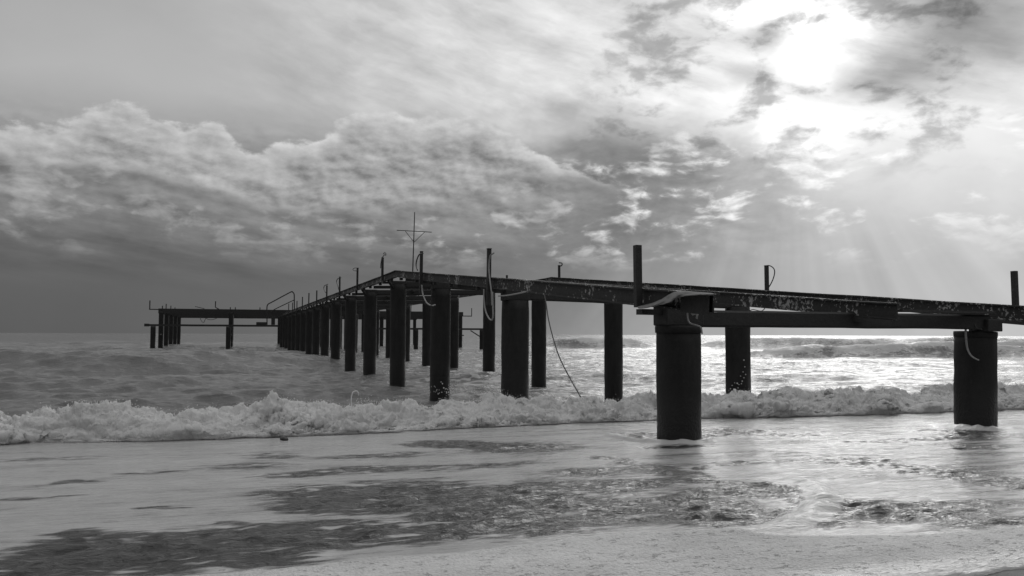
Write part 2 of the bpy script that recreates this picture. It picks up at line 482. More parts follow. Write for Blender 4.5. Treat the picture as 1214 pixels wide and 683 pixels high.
def collar_mesh(r, h, lip):
    bm = bmesh.new(); seg = 28; prof = [(r * 0.9, 0.0), (r + lip, 0.0), (r + lip * 1.25, -h * 0.3), (r + lip * 0.9, -h), (r * 0.98, -h)]
    rings = [[bm.verts.new((q * (1 + random.uniform(-.006, .006)) * math.cos(2 * math.pi * j / seg), q * math.sin(2 * math.pi * j / seg), z)) for j in range(seg)] for q, z in prof]
    for a, b in zip(rings[:-1], rings[1:]):
        for j in range(seg): bm.faces.new((a[j], b[j], b[(j + 1) % seg], a[(j + 1) % seg]))
    return bm_mesh('collar', bm, True)
def place(name, me, root, s, t, z, rz=0.0, lean=(0, 0)):
    o = bpy.data.objects.new(name, me); COL.objects.link(o); o.parent = root
    o.location = W(s, t, z) - root.location; o.rotation_euler = (lean[0], lean[1], rz)
    return o
def beam(name, pts, prof, mat, root, sag=0.0):
    """pts in (s, t, z of the middle)"""
    bm = bmesh.new(); P = []
    for a, b in zip(pts[:-1], pts[1:]):
        n = max(1, int(abs(b[0] - a[0]) + abs(b[1] - a[1])))
        for i in range(n): P.append([a[j] + (b[j] - a[j]) * i / n for j in range(3)])
    P.append(list(pts[-1]))
    P = [W(s, t, z + random.uniform(-.006, .006)) for s, t, z in P]
    sweep(bm, P, prof)
    me = bm_mesh(name, bm); local(root, me)
    o = link(name, me, mat, root); return o

# piles
DROP = 0.50
for k in range(NB + 1):
    sA, sB = sa(k), sb(k)
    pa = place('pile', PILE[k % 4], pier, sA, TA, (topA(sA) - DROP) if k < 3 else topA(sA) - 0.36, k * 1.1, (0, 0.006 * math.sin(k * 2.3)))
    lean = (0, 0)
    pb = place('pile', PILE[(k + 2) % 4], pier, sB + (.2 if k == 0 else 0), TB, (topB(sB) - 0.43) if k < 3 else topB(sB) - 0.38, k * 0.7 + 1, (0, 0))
    if k == 0:
        pb.rotation_euler = Matrix.Rotation(0.030, 3, Vector((-SN, CS, 0))).to_euler()
        pb.scale = (1.06, 1.06, 1)
        pa['label'] = 'thick collared pile standing in the wash, nearest of all'; pb['label'] = 'thick collared pile leaning slightly, at the right end of the thick girder'
        for p_, r_ in ((pa, 0.30), (pb, 0.29)):
            c = link('collar', collar_mesh(r_, 0.10, 0.014), M_PILE, p_)
    # saddle block between the pile head and the beams
    for (s, t, tp, pz) in ((sA, TA, topA(sA), pa.location.z + pier.location.z), (sB, TB, topB(sB), pb.location.z + pier.location.z)):
        h = tp - 0.235 - pz
        if h > 0.03:
            bm = bmesh.new(); wdt = 0.56 if t == TA else 0.30
            box(bm, W(s, t, pz + h / 2), wdt, 0.40, h, TH, 0.012)
            me = bm_mesh('saddle', bm); local(pier, me); link('saddle', me, M_STEEL, pier)

# cross beams on every bent: a round-edged girder between the two rows
for k in range(NB + 1):
    sA, sB = sa(k), sb(k)
    zA, zB = topA(sA) - 0.36, topB(sB) - 0.36
    if k == 0: zA, zB = 2.225, 2.225
    bm = bmesh.new()
    w, h = 0.20, 0.235
    prof = [(-w / 2, -h / 2 + .03), (-w / 2 + .03, -h / 2), (w / 2 - .03, -h / 2), (w / 2, -h / 2 + .03), (w / 2, h / 2 - .03), (w / 2 - .03, h / 2), (-w / 2 + .03, h / 2), (-w / 2, h / 2 - .03)]
    n = 12
    sweep(bm, [W(sA + (sB - sA) * i / n, TA + (TB - TA) * i / n, zA + (zB - zA) * i / n + random.uniform(-.005, .005)) for i in range(n + 1)], prof)
    me = bm_mesh('cross_beam', bm); local(pier, me); link('cross_beam', me, M_STEEL, pier)
    # outrigger under the railing post
    if k < 4:
        beam('outrigger', [(sA - 0.02, TFA - 0.10, zA + (0.085 if k == 0 else 0.06)), (sA + 0.02, TA - 0.05, zA + (0.085 if k == 0 else 0.06))], rect(0.16, 0.075), M_STEEL, pier)
    # secondary joists half way along the bay
    if k and k < NB:
        sm = sA + BAY * 0.5
        beam('joist', [(sm, TFA + .1, topA(sm) - 0.30), (sm, TFB - .1, topB(sm) - 0.30)], i_prof(0.10, 0.12, 0.014, 0.014), M_STEEL, pier)

# outer beams and inner stringers: rolled sections, broken off at the shore end
IB = i_prof(0.13, 0.235, 0.022, 0.022)
sA_end = on_t(846, 357, TFA)[0]
beam('outer_beam', [(sA_end, TFA, topA(sA_end) - .118), (29.45, TFA, topA(29.45) - .118), (S_END, TFA, topA(S_END) - .118)], IB, M_FLAKY, pier)
sB_end = 9.6
beam('outer_beam', [(sB_end, TFB, topB(sB_end) - .13), (33.0, TFB, topB(33.0) - .13), (S_END, TFB, topB(S_END) - .13)], i_prof(0.14, 0.26, 0.024, 0.024), M_FLAKY, pier)
bm = bmesh.new(); sweep(bm, [W(9.75, TFB - .02, topB(9.75) - .292), W(11.6, TFB - .02, topB(11.6) - .292)], rect(0.22, 0.05))
me = bm_mesh('splice_plate', bm); local(pier, me); link('splice_plate', me, M_STEEL, pier)
TI = on_s(1067, 367, 9.55)[1]
def topI(s): return top_at(s, TI) - 0.035
bm_pts = [(9.6, TI, topI(9.6) - .118), (31.0, TI, topI(31.0) - .118), (S_END, TI, topI(S_END) - .118)]
beam('stringer', bm_pts, IB, M_FLAKY, pier)
bm = bmesh.new(); sweep(bm, [W(9.62, TI, topI(9.62) - .275), W(11.2, TI, topI(11.2) - .285)], rect(0.16, 0.075))
me = bm_mesh('splice_plate', bm); local(pier, me); link('splice_plate', me, M_STEEL, pier)
TJ = 7.7
def topJ(s): return top_at(s, TJ) - 0.05
beam('stringer', [(17.0, TJ, topJ(17.0) - .118), (31.0, TJ, topJ(31.0) - .118), (S_END, TJ, topJ(S_END) - .118)], IB, M_STEEL, pier)
# thin loose flange lying across to the last shore pile
beam('loose_plank', [(9.9, TI + .25, 2.365), (10.7, TB + .05, 2.375)], rect(0.20, 0.035), M_STEEL, pier)
# the beam's broken shore end, boxed in with plates
bm = bmesh.new()
sweep(bm, [W(sA_end - .015, TFA - .075, topA(sA_end) - .128), W(sA_end + .62, TFA - .075, topA(sA_end + .62) - .128)], rect(0.02, 0.25))
me = bm_mesh('end_plate', bm); local(pier, me); link('end_plate', me, M_STEEL, pier)

# railing posts: square tube, each welded outside the beam at a bent
def post(s, t, z0, z1, w=0.085, lean=0.0, cap=True):
    bm = bmesh.new(); h = z1 - z0
    box(bm, Vector((0, 0, h / 2)), w, w, h, 0, 0.006)
    if cap: box(bm, Vector((0, 0, h + 0.012)), w * 1.12, w * 1.12, 0.022, 0, 0.004)
    me = bm_mesh('railing_post', bm)
    o = place('railing_post', me, pier, s, t, z0, TH, (lean, lean * 0.5)); me.materials.append(M_STEEL)
    return o
postA = {}
for k in range(13):
    s = sa(k)
    if k == 0:   z0, z1 = 2.37, 3.21
    elif k < 3:  z0, z1 = topA(s) - .62, topA(s) + .60
    else:        z0, z1 = topA(s) - .23, topA(s) + .70 + 0.08 * math.sin(k * 1.7)
    postA[k] = (s, z1)
    post(s - .02, TFA - .115, z0, z1, 0.092 if k == 0 else 0.085, random.uniform(-.012, .012), k != 0)
postB = {}
for k in range(0, 12):
    s = sb(k); z1 = topB(s) + (.60 if k < 3 else .48)
    postB[k] = (s, z1)
    post(s + (.24 if k == 0 else .12), TFB + .06, topB(s) - .22, z1, 0.085, random.uniform(-.012, .012), k != 0)
# bolted cleats that show under the beam
for k in range(1, 10):
    for f in (0.18, 0.55, 0.82):
        s = sa(k) + BAY * f
        bm = bmesh.new(); box(bm, W(s, TFA + .02, topA(s) - .285), 0.10, 0.16, 0.10, TH, 0.01)
        me = bm_mesh('cleat', bm); local(pier, me); link('cleat', me, M_STEEL, pier)
# knee braces at the near pile heads
for k in range(3, 9):
    s = sa(k)
    beam('knee_brace', [(s - .04, TA - .10, topA(s) - .62), (s - .42, TFA + .06, topA(s) - .25)], rect(0.10, 0.08), M_STEEL, pier)

# ------------------------------------------------------------------ the pier head across the end
SH = 112.9                                  # offshore distance of its near edge
head = empty('pier_head_platform', W(SH, TA, 0))
tag(head, 'wide stripped platform standing on piles across the seaward end of the pier', 'platform')
TL = -9.3; TRR = 28.9                       # left and right ends
cols = [TL, -1.1, TA + .2, TB, 20.6, TRR]
ZH = 5.06                                   # deck beam top
for r_ in range(5):
    for i, t in enumerate(cols):
        s = SH + 8.0 * r_
        if r_ and i in (2, 3) and r_ > 3: continue
        if r_ and i == 1 and r_ > 1: continue
        place('pile', PILE_THIN if i % 2 else PILE[(i + r_) % 4], head, s, t, ZH - .36, r_ + i)
def hbeam(name, pts, prof, mat=M_STEEL): return beam(name, pts, prof, mat, head)
for r_ in range(5):
    s = SH + 8.0 * r_
    hbeam('deck_beam', [(s, TL - .35, ZH - .30), (s, TRR + .35, ZH - .30)], rect(0.34, 0.60))
for t in (TL, -1.1, 20.6, TRR):
    hbeam('edge_beam', [(SH - .2, t, ZH - .18), (SH + 32.3, t, ZH - .18)], i_prof(0.18, 0.34, .03, .03))
# low fender beams in front, on short piles
SF = SH - 1.7
for (t0, t1, posts_) in ((TL - 1.35, TA - 1.0, (TL - .75, -1.35)), (TB + 5.0, TRR + 3.3, (TRR + 2.6, TRR - 6.5))):
    hbeam('fender_beam', [(SF, t0, 2.98 if t0 < 0 else 2.70), (SF, t1, 2.98 if t0 < 0 else 2.70)], rect(0.30, 0.24))
    for t in posts_:
        place('fender_pile', PILE[1], head, SF + .05, t, 2.85 if t < 0 else 2.60, t)
    for t in (cols[0:2] if t0 < 0 else cols[5:6]):
        hbeam('strut', [(SF, t, 1.85), (SH, t + .05, 1.85)], rect(0.14, 0.14))
hbeam('brace', [(SF, TRR + 1.0, 2.5), (SF, TRR + 2.3, 1.7)], rect(0.16, 0.12))
hbeam('end_block', [(SF, TL - 1.75, 2.99), (SF, TL - 1.2, 2.99)], rect(0.36, 0.34))
# bracket with an upright on either end
for (t0, t1, z) in ((TL - 1.35, TL - .1, ZH - .12), (TRR + .1, TRR + 1.6, ZH - .55)):
    hbeam('bracket', [(SH, t0, z), (SH, t1, z)], rect(0.12, 0.12))
    te = t0 if t0 < 0 else t1
    bm = bmesh.new(); sweep(bm, [W(SH, te, z - .05), W(SH + .001, te, z + 1.10)], rect(0.11, 0.11), Vector((1, 0, 0)))
    me = bm_mesh('railing_post', bm); local(head, me); link('railing_post', me, M_STEEL, head)
def upright(s, t, h, w=.10, bend=0.0):
    bm = bmesh.new(); sweep(bm, [W(s, t + bend, ZH - .02), W(s, t, ZH + .25), W(s, t + .01, ZH + h)], rect(w, w), Vector((1, 0, 0)))
    me = bm_mesh('railing_post', bm); local(head, me); link('railing_post', me, M_STEEL, head)
for i in range(1, 5): upright(SH + 8 * i, TL - .1, 0.85)
upright(SH, TL + .1, 0.35); upright(SH, -3.0, 1.0, .11, .45); upright(SH, -1.2, 0.25); upright(SH, -0.6, 0.25); upright(SH, 2.4, 0.3); upright(SH, TRR - .5, .3)
for t in (14.0, 17.5, 22.0): upright(SH, t, 1.0)
hbeam('bent_bar', [(SH, TL + 3.9, ZH + .30), (SH, TL + 5.0, ZH + .04)], rect(0.07, 0.07))
# step blocks on the landing
for (t, w, z, h) in ((2.6, 1.3, 3.27, .36), (4.0, .45, 3.62, 1.0)):
    bm = bmesh.new(); box(bm, W(SF + .2, t, z), w, .6, h, TH, .03)
    me = bm_mesh('step_block', bm); local(head, me); link('step_block', me, M_STEEL, head)

# handrail of the landing stair
hr = empty('stair_handrail', W(SF + .3, 4.0, ZH))
tag(hr, 'bent tube handrail of a stair going down to the low landing at the pier head', 'handrail')
def hp(px, py): return W(*on_s(px, py, SF + .3))
bm = bmesh.new(); rope(bm, [hp(316.6, 385), hp(316.5, 374), hp(316.6, 363.5), hp(318.5, 360.2), hp(322, 358.4), hp(344, 346.6), hp(346.6, 346.2), hp(348.6, 348.5), hp(348.9, 354), hp(349, 370)], 0.075, 8)
me = bm_mesh('upper_rail', bm, True); local(hr, me); link('upper_rail', me, M_STEEL, hr)
bm = bmesh.new(); rope(bm, [hp(321, 370.5), hp(326, 366.6), hp(348.5, 355.8)], 0.06, 8)
me = bm_mesh('lower_rail', bm, True); local(hr, me); link('lower_rail', me, M_STEEL, hr)

# signal mast with a crossarm, standing on a cross beam
KM = 5
sm_ = sa(KM) + .2; tm = on_s(488.6, 330, sm_)[1]
zm = top_at(sm_, tm) - .24
mast = empty('signal_mast', W(sm_, tm, zm))
tag(mast, 'thin upright mast with a braced crossarm rising above the middle of the pier', 'mast')
def mp(px, py): return W(*on_s(px, py, sm_))
for nm, a, b, r0 in (('pole', mp(488.2, 356), mp(491.6, 251.5), .034), ('crossarm', mp(470.4, 273.0), mp(511.8, 275.3), .022),
                     ('brace', mp(480.6, 274.2), mp(490.9, 287.2), .016), ('brace', mp(503.6, 275.0), mp(491.0, 287.2), .016)):
    bm = bmesh.new(); rope(bm, [a, a.lerp(b, .5), b], (lambda f: .040 - .016 * f) if nm == 'pole' else r0, 8)
    me = bm_mesh(nm, bm, True); local(mast, me); link(nm, me, M_STEEL, mast)

# ------------------------------------------------------------------ cables, ropes and torn canvas
def cable(pts, r, mat, label, group=None, name='cable', cat='cable', wob=0.0):
    bm = bmesh.new(); P = [Vector(p) for p in pts]; rope(bm, P, r, 7, 6, wob)
    me = bm_mesh(name, bm, True); o = link(name, me, None, None)
    c = P[0].copy(); me.transform(Matrix.Translation(-c)); o.location = c; me.materials.append(mat)
    return tag(o, label, cat, group)
TP = TFA - .19
def pt(px, py, t=TP): return W(*on_t(px, py, t))
cable([pt(585.5, 300), pt(581, 304), pt(579.5, 316), pt(580.5, 330), pt(582.5, 345), pt(583, 356), pt(583.2, 362)], .016, M_ROPE,
      'pale frayed hose hanging down the post above the second near pile', name='hose', cat='hose')
cable([pt(573.6, 343), pt(574.0, 356), pt(575.6, 368), pt(578.8, 376), pt(582.2, 379.5), pt(584.4, 376), pt(584.4, 362), pt(584, 346)], .017, M_ROPE,
      'pale rubber hose hanging in a long U loop below the outer beam', name='hose', cat='hose')
cable([pt(501.5, 300.5), pt(497, 302), pt(494, 309), pt(493.4, 315), pt(495, 320.5)], .020, M_CABLE,
      'short cable curling left from the top of the post right of the mast', 'cables curling from post tops')
cable([pt(500.2, 338), pt(500.8, 346), pt(502.5, 352), pt(506, 359), pt(511.5, 362.3), pt(516, 361.5, TA - .31)], .020, M_ROPE,
      'pale cable drooping below the beam to the third near pile')
cable([pt(404.3, 329.4), pt(400.5, 330.5), pt(399, 334), pt(400.6, 339), pt(401.4, 343)], .022, M_CABLE, 'cable loop beside the third post left of the mast', 'cables curling from post tops')
cable([pt(388.6, 337), pt(384.6, 339), pt(384, 343), pt(386.2, 347)], .024, M_CABLE, 'cable loop beside the fourth post left of the mast', 'cables curling from post tops')
cable([pt(425.3, 317.8), pt(420.5, 317.8), pt(418.4, 319.5), pt(420, 321), pt(424, 321)], .016, M_CABLE, 'kinked wire sticking out at the top of the second post left of the mast', 'cables curling from post tops')
cable([pt(455.9, 302), pt(453, 306), pt(451.6, 312), pt(451.2, 318)], .016, M_CABLE, 'thin wire hanging down beside the first post left of the mast', 'cables curling from post tops')
cable([pt(454.8, 301), pt(455.8, 299.6), pt(457.4, 300.4), pt(457.2, 303)], .016, M_CABLE, 'tight twist of wire capping the first post left of the mast', 'cables curling from post tops')
TQ = TFB + .12
cable([pt(907, 315.5, TQ), pt(912, 314.9, TQ), pt(917, 318.0, TQ), pt(918.4, 323, TQ), pt(916.5, 331, TQ), pt(912.5, 339, TQ), pt(909.5, 342.5, TQ)], .014, M_CABLE,
      'cable bowed out to the right of the post on the far beam', 'cables curling from post tops')
cable([pt(663, 311.5, TQ), pt(666, 312, TQ), pt(666.4, 314, TQ), pt(665, 315.5, TQ)], .025, M_CABLE, 'small wire hook on the thin far post left of the tall square post', 'cables curling from post tops')
cable([pt(753, 313.5, TQ), pt(756.5, 314.5, TQ), pt(757.5, 318, TQ)], .025, M_CABLE, 'wire hook on the post half hidden behind the tall near post', 'cables curling from post tops')
# the long rope trailing into the surf
t0 = TA + .05
e_ = on_s(692, 478, 16.3)
a_ = on_t(646, 350, TA + .6)
def lr(px, py, f): 
    s = a_[0] + (e_[0] - a_[0]) * f; return W(*on_s(px, py, s))
cable([lr(644.5, 346, 0), lr(647.5, 360, .12), lr(650, 377, .25), lr(655, 398, .4), lr(663, 423, .58), lr(675, 447, .78), lr(688, 470, .95), lr(693, 480, 1.0)], .0125, M_LINE,
      'long rope trailing from the beam down into the breaking wave', name='rope', cat='rope')
cable([pt(591, 351.0), pt(600, 350.4), pt(612, 348.4), pt(624, 345.8)], .014, M_ROPE, 'thin pale cable draped along the underside of the outer beam')
z804 = TA - .36
cable([pt(815, 369, z804), pt(815.4, 377, z804), pt(818, 383, z804), pt(826, 385.6, z804), pt(830.6, 388, z804), pt(832, 392, z804), pt(832.4, 396, z804)], .010, M_ROPE,
      'thin white cord hanging over the head of the nearest wide pile', name='cord', cat='cord')
z1158 = TB - .45
cable([pt(1142.5, 374, z1158), pt(1144.5, 382, z1158), pt(1145, 398, z1158), pt(1146.6, 412, z1158), pt(1150, 420, z1158), pt(1155, 424.5, z1158), pt(1160.5, 427, z1158)], (lambda f: .020 - .009 * f), M_ROPE,
      'pale curved cable hanging down the front of the rightmost pile')
cable([pt(1154, 375, z1158 + .1), pt(1155, 383, z1158 + .1), pt(1158, 389, z1158 + .1), pt(1164, 390.5, z1158 + .1)], .010, M_CABLE, 'thin dark wire beside the saddle of the rightmost pile')
cable([pt(888, 364.0, 9.2), pt(889, 368, 9.2), pt(893, 367, 9.2), pt(902, 368.8, 9.2), pt(906, 366.5, 9.2), pt(907, 364, 9.2)], .008, M_CABLE, 'thin wire drooping in the gap between the inner beam and the thick girder')
def hd(px, py): return W(*on_s(px, py, SH - .2))
cable([hd(237, 376), hd(238.5, 380), hd(241.5, 382.4), hd(244, 377.5), hd(247, 378.8), hd(252, 379), hd(257.5, 377)], .035, M_CABLE, 'slack wire looping under the left arm of the pier head')

# torn canvas over the broken beam end
def canvas():
    bm = bmesh.new()
    top = [(755.5, 363.2), (764, 361.2), (774, 358.5), (784, 354.2), (792, 349.2), (798, 345.4), (803.5, 344.2), (812, 345.0), (828, 346.4), (845, 347.6)]
    bot = [(757, 365.5), (766, 364.6), (776, 363.2), (786, 361.0), (794, 358.0), (800, 355.0), (806, 352.4), (814, 350.2), (829, 349.6), (846, 350.4)]
    n = 7
    rows = []
    for i, (a, b) in enumerate(zip(top, bot)):
        r = []
        for j in range(n):
            f = j / (n - 1); px = a[0] + (b[0] - a[0]) * f; py = a[1] + (b[1] - a[1]) * f
            tt = TFA - .10 - 0.16 * math.sin(f * math.pi * .5) - .03 * math.sin(i * 1.9 + j) + (0.14 if f == 0 else 0)
            r.append(bm.verts.new(pt(px, py, tt)))
        rows.append(r)
    for a, b in zip(rows[:-1], rows[1:]):
        for j in range(n - 1): bm.faces.new((a[j], a[j + 1], b[j + 1], b[j]))
    bmesh.ops.subdivide_edges(bm, edges=bm.edges[:], cuts=2, use_grid_fill=True, smooth=0.6)
    for v in bm.verts: v.co += Vector((0, random.uniform(-.004, .004), random.uniform(-.003, .003)))
    bmesh.ops.solidify(bm, geom=bm.faces[:], thickness=0.008)
    return bm_mesh('torn_canvas', bm, True)
me = canvas(); cv = link('torn_canvas', me); c = W(sa(0), TFA, 2.45); me.transform(Matrix.Translation(-c)); cv.location = c; me.materials.append(M_CLOTH)
tag(cv, 'stiff torn canvas draped over the broken end of the near beam', 'canvas')
bm = bmesh.new(); rope(bm, [pt(820.5, 372.5, z804), pt(824, 371, z804), pt(826.5, 373.5, z804), pt(826, 378, z804)], (lambda f: .022 - .01 * f), 6, 5, .004)
me = bm_mesh('rag', bm, True); rg = link('rag', me); c = pt(824, 371, z804); me.transform(Matrix.Translation(-c)); rg.location = c; me.materials.append(M_ROPE)
tag(rg, 'small white rag caught on the girder above the nearest pile', 'rag')
# ------------------------------------------------------------------ beach and sea
def axis(segs):
    """segs: (from, to, first step, growth)"""
    out = [segs[0][0]]
    for a, b, st, g in segs:
        x = out[-1]
        while x < b - 1e-6:
            x = min(b, x + st); out.append(x); st *= g
    return np.array(out, dtype=np.float64)
def sand_z(s, t):
    z = 0.992 - 0.043 * s - 0.010 * np.maximum(s - 4.0, 0)
    z = np.where(s < 1.0, 0.949 + 0.05 * (1.0 - s), z)
    z = np.where(s < -25, 2.249 + 0.004 * (-25 - s), z)
    z = np.maximum(z, -2.6)
    return z + 0.012 * fbm2(s * 1.3, t * 1.3, 4, 60) * (s > -60)
S_ = np.concatenate([axis([(-2500, -60, 305, 1.0), (-60, 1.5, 2.0, .98)]), axis([(1.5, 6.0, .05, 1.0), (6.0, 120, .1, 1.06)])[1:]])
tt = axis([(4, 12, .12, 1.0), (12, 2500, .12, 1.14)])
T_ = np.concatenate([-(tt[::-1]) + 4.0, tt[1:] - 4.0])
GS, GT = np.meshgrid(S_, T_, indexing='ij')
P = np.stack([-SN * GS + CS * GT, CS * GS + SN * GT, sand_z(GS, GT)], -1)
M_SAND, T, b, _ = new_mat('wet_dark_sand')
p = world_pos(T); n = noise(T, p, 90.0, 4, 0.7); n2 = noise(T, p, 2.0, 4, 0.5)
T.links.new(grey(T, (n * 0.7 + n2 * 0.6) * 0.075 + 0.01), b.inputs['Base Color']); put(T, n2 * 0.4 + 0.35, b.inputs['Roughness'])
T.links.new(bump(T, n, 0.6, 0.01), b.inputs['Normal'])
beach = link('beach_sand', grid_mesh('beach_sand', P), M_SAND); tag(beach, kind='structure')

# ---- sea level as a function of offshore / along-shore distance
def foot(t):
    """line where the broken wave runs over the wash"""
    return 13.3 + 1.0 * sstep(.5, 7.0, t) + 0.22 * pn2(t * 0.21 + 3.3, t * 0 + .5, 5) + 0.14 * pn2(t * 0.8, t * 0 + .5, 6) + 0.10 * pn2(t * 2.2, t * 0 + .5, 7) + 0.045 * pn2(t * 6.5, t * 0 + .5, 17)
def crest_h(t):
    return 0.24 - 0.05 * np.exp(-((t - 6.0) / 3.0) ** 2) + 0.10 * pn2(t * 0.33, t * 0 + .2, 8) + 0.05 * pn2(t * 1.3, t * 0 + .7, 9) + 0.03 * sstep(8, 12, t)
def wash_z(s): return 0.40 + 0.043 * (14.2 - s)
SWELLS = [  # crest line: s, t0, t1, fade, height, front width, back width, foam, wander
    (50.0, -90, 5.0, 7.0, 0.95, 3.6, 8.0, 0.0, 2.2),
    (33.0, -60, 2.0, 8.0, 0.26, 2.6, 4.0, 0.0, 1.5),
    (27.0, -30, -3.0, 4.0, 0.16, 1.4, 3.0, 0.05, 1.0),
    (66.0, 46, 78.0, 7.0, 1.25, 1.7, 7.0, 0.9, 2.6),
    (122.0, 44, 62.0, 4.0, 1.55, 2.6, 9.0, 1.0, 3.0),
    (118.0, 70, 108.0, 9.0, 1.45, 2.6, 9.0, 0.8, 4.0),
    (92.0, 96, 150.0, 9.0, 1.2, 2.4, 8.0, 0.8, 3.0),
    (150.0, 120, 200.0, 18.0, 1.5, 3.0, 10.0, 0.6, 4.0),
    (88.0, -120, -18.0, 14.0, 0.40, 4.5, 9.0, 0.0, 3.0),
    (135.0, -220, -30.0, 14.0, 0.45, 6.0, 10.0, 0.0, 3.0),
    (47.0, 18, 44.0, 8.0, 0.28, 1.8, 4.0, 0.25, 1.5),
    (36.0, 12, 30.0, 6.0, 0.22, 1.6, 4.0, 0.25, 1.2),
    (25.0, 14, 34.0, 5.0, 0.20, 1.4, 3.0, 0.3, 1.0),
]
def swells(s, t):
    z = np.zeros_like(s); f = np.zeros_like(s)
    for i, (sc, t0, t1, fd, h, wf, wb, fo, wan) in enumerate(SWELLS):
        c = sc + wan * fbm2(t * 0.045 + i * 7.7, t * 0 + i, 3, 20 + i)
        m = sstep(t0 - fd, t0 + fd, t) * (1 - sstep(t1 - fd, t1 + fd, t))
        hh = h * m * (1 + 0.28 * fbm2(t * 0.16, t * 0 + i, 3, 40 + i))
        d = s - c
        q = np.where(d < 0, np.exp(-np.abs(d / wf) ** 1.7), np.exp(-(d / wb) ** 2))
        z += hh * q - 0.16 * h * m * np.exp(-((d + 2.4 * wf) / (2.2 * wf)) ** 2)
        if fo:
            br = 0.5 + 0.9 * fbm2(t * 0.12 + 3 * i, t * 0 + 4.0, 3, 70 + i)
            f = np.maximum(f, fo * sstep(0.0, 0.35, m) * np.clip(br + .55, 0, 1.3) * np.where(d < 0, np.exp(-(d / (wf * 1.25)) ** 2), np.exp(-(d / (wb * .22)) ** 2)))
    return z, f
WV = np.random.default_rng(5)
COMPS = []
for i in range(64):
    lam = 0.45 * (26.0 / 0.45) ** (i / 63.0) * WV.uniform(.9, 1.1)
    ang = WV.normal(0, 0.42); k = 2 * np.pi / lam
    COMPS.append((k * math.cos(ang), k * math.sin(ang), 0.0105 * lam ** 0.48, WV.uniform(0, 6.28), lam))
def chop(s, t, cell, amp):
    z = np.zeros_like(s); dx = np.zeros_like(s); dy = np.zeros_like(s)
    for kx, ky, a, ph, lam in COMPS:
        fade = np.exp(-(2.4 * cell / lam) ** 2)
        th = kx * s + ky * t + ph
        sn = np.sin(th) * a * fade
        z += np.cos(th) * a * fade
        q = 0.85 / math.hypot(kx, ky)
        dx -= kx * q * sn; dy -= ky * q * sn
    return z * amp, dx * amp, dy * amp

# ---- shapes of the foam on the wash, measured on the beach
def el(px, py, rx, ry):
    c = on_wash(px, py); l = on_wash(px - rx, py); r = on_wash(px + rx, py); u = on_wash(px, py - ry); d = on_wash(px, py + ry)
    return (c[0], c[1], max(.05, abs(u[0] - d[0]) / 2), max(.05, math.hypot(r[1] - l[1], r[0] - l[0]) / 2))
OPEN = [  # windows of dark water, two of them deepening pile reflections: place, half sizes (in the photograph), strength
    (540, 592, 130, 13, 1.0), (430, 582, 110, 10, .9), (610, 612, 60, 17, 1.0), (545, 622, 110, 15, 1.0), (390, 596, 60, 8, .55), (640, 598, 60, 8, .6),
    (275, 650, 115, 22, 1.0), (350, 630, 80, 10, .6), (100, 655, 75, 20, 1.0), (150, 664, 90, 16, .6), (40, 672, 40, 10, .6), (120, 632, 30, 6, .6), (420, 640, 60, 10, .9), (200, 640, 50, 9, .5),
    (535, 527, 50, 4, .95), (610, 530, 70, 5, .6), (450, 540, 60, 3, .4), (430, 557, 55, 3.5, .8), (350, 563, 50, 3, .5), (560, 552, 70, 3, .4),
    (855, 607, 72, 14, 1.35), (1012, 602, 22, 13, .9), (805, 600, 35, 12, .8), (915, 578, 38, 7, .9), (940, 585, 18, 6, .8), (845, 586, 60, 5, .6),
    (1060, 605, 90, 16, .66), (1150, 618, 60, 16, .7), (1010, 600, 40, 14, .6), (1120, 600, 80, 5, .5), (990, 622, 40, 8, .4),
    (800, 519.5, 40, 2.6, 1.0), (752, 516, 24, 2.4, .9), (850, 516.5, 22, 2.2, .9), (1150, 514.5, 40, 2.0, 1.1), (800, 530, 30, 2.0, .6), (1120, 511, 30, 1.6, .6),
    (805, 562, 30, 26, .38), (1152, 565, 45, 34, .40),  # foam cut away along the two nearest piles' reflections, to deepen them
    (878, 512, 32, 5, 1.0), (775, 517, 40, 4, .75), (732, 544, 16, 4, .85), (700, 560, 80, 6, .35), (660, 580, 80, 12, .42), (760, 575, 60, 8, .35), (700, 600, 60, 12, .5), (740, 612, 60, 10, .45),
    (1140, 519, 70, 2.6, .8), (1050, 523, 60, 2.2, .6), (1160, 531, 40, 3, .6), (960, 515, 40, 3, .4), (875, 549, 30, 2.5, .5), (838, 554, 12, 2.5, .8), (1000, 545, 60, 3, .25), (1170, 570, 50, 20, .3),
    (90, 572, 30, 2.5, .5), (40, 590, 40, 2, .4), (180, 560, 30, 2, .4), (165, 603, 40, 2, .5), (330, 540, 40, 3, .4), (60, 545, 60, 2, .3), (270, 620, 20, 2.5, .6), (300, 552, 60, 3, .35),
]
OPEN = [el(*o[:4]) + (o[4],) for o in OPEN]
def open_water(s, t):
    ws = s + 0.17 * fbm2(t * .9 + 9, s * 1.5, 4, 80); wt = t + 0.45 * fbm2(t * .8, s * 1.4 + 5, 4, 84)
    o = np.zeros_like(s)
    for cs, ct, rs, rt, w in OPEN:
        rs *= 1.12
        o += w * np.exp(-(((ws - cs) / rs) ** 2 + ((wt - ct) / rt) ** 2) ** 1.5)
    return 1 - np.exp(-1.25 * o)
def near_line(s, t, pts):
    """distance to a line of points and the place along it"""
    best = np.full_like(s, 1e9); al = np.zeros_like(s)
    n = len(pts) - 1
    for i in range(n):
        a = np.array(pts[i]); d = np.array(pts[i + 1]) - a
        u = np.clip(((s - a[0]) * d[0] + (t - a[1]) * d[1]) / (d @ d), 0, 1)
        q = np.hypot(s - a[0] - u * d[0], t - a[1] - u * d[1])
        m = q < best; best = np.where(m, q, best); al = np.where(m, (i + u) / n, al)
    return best, al
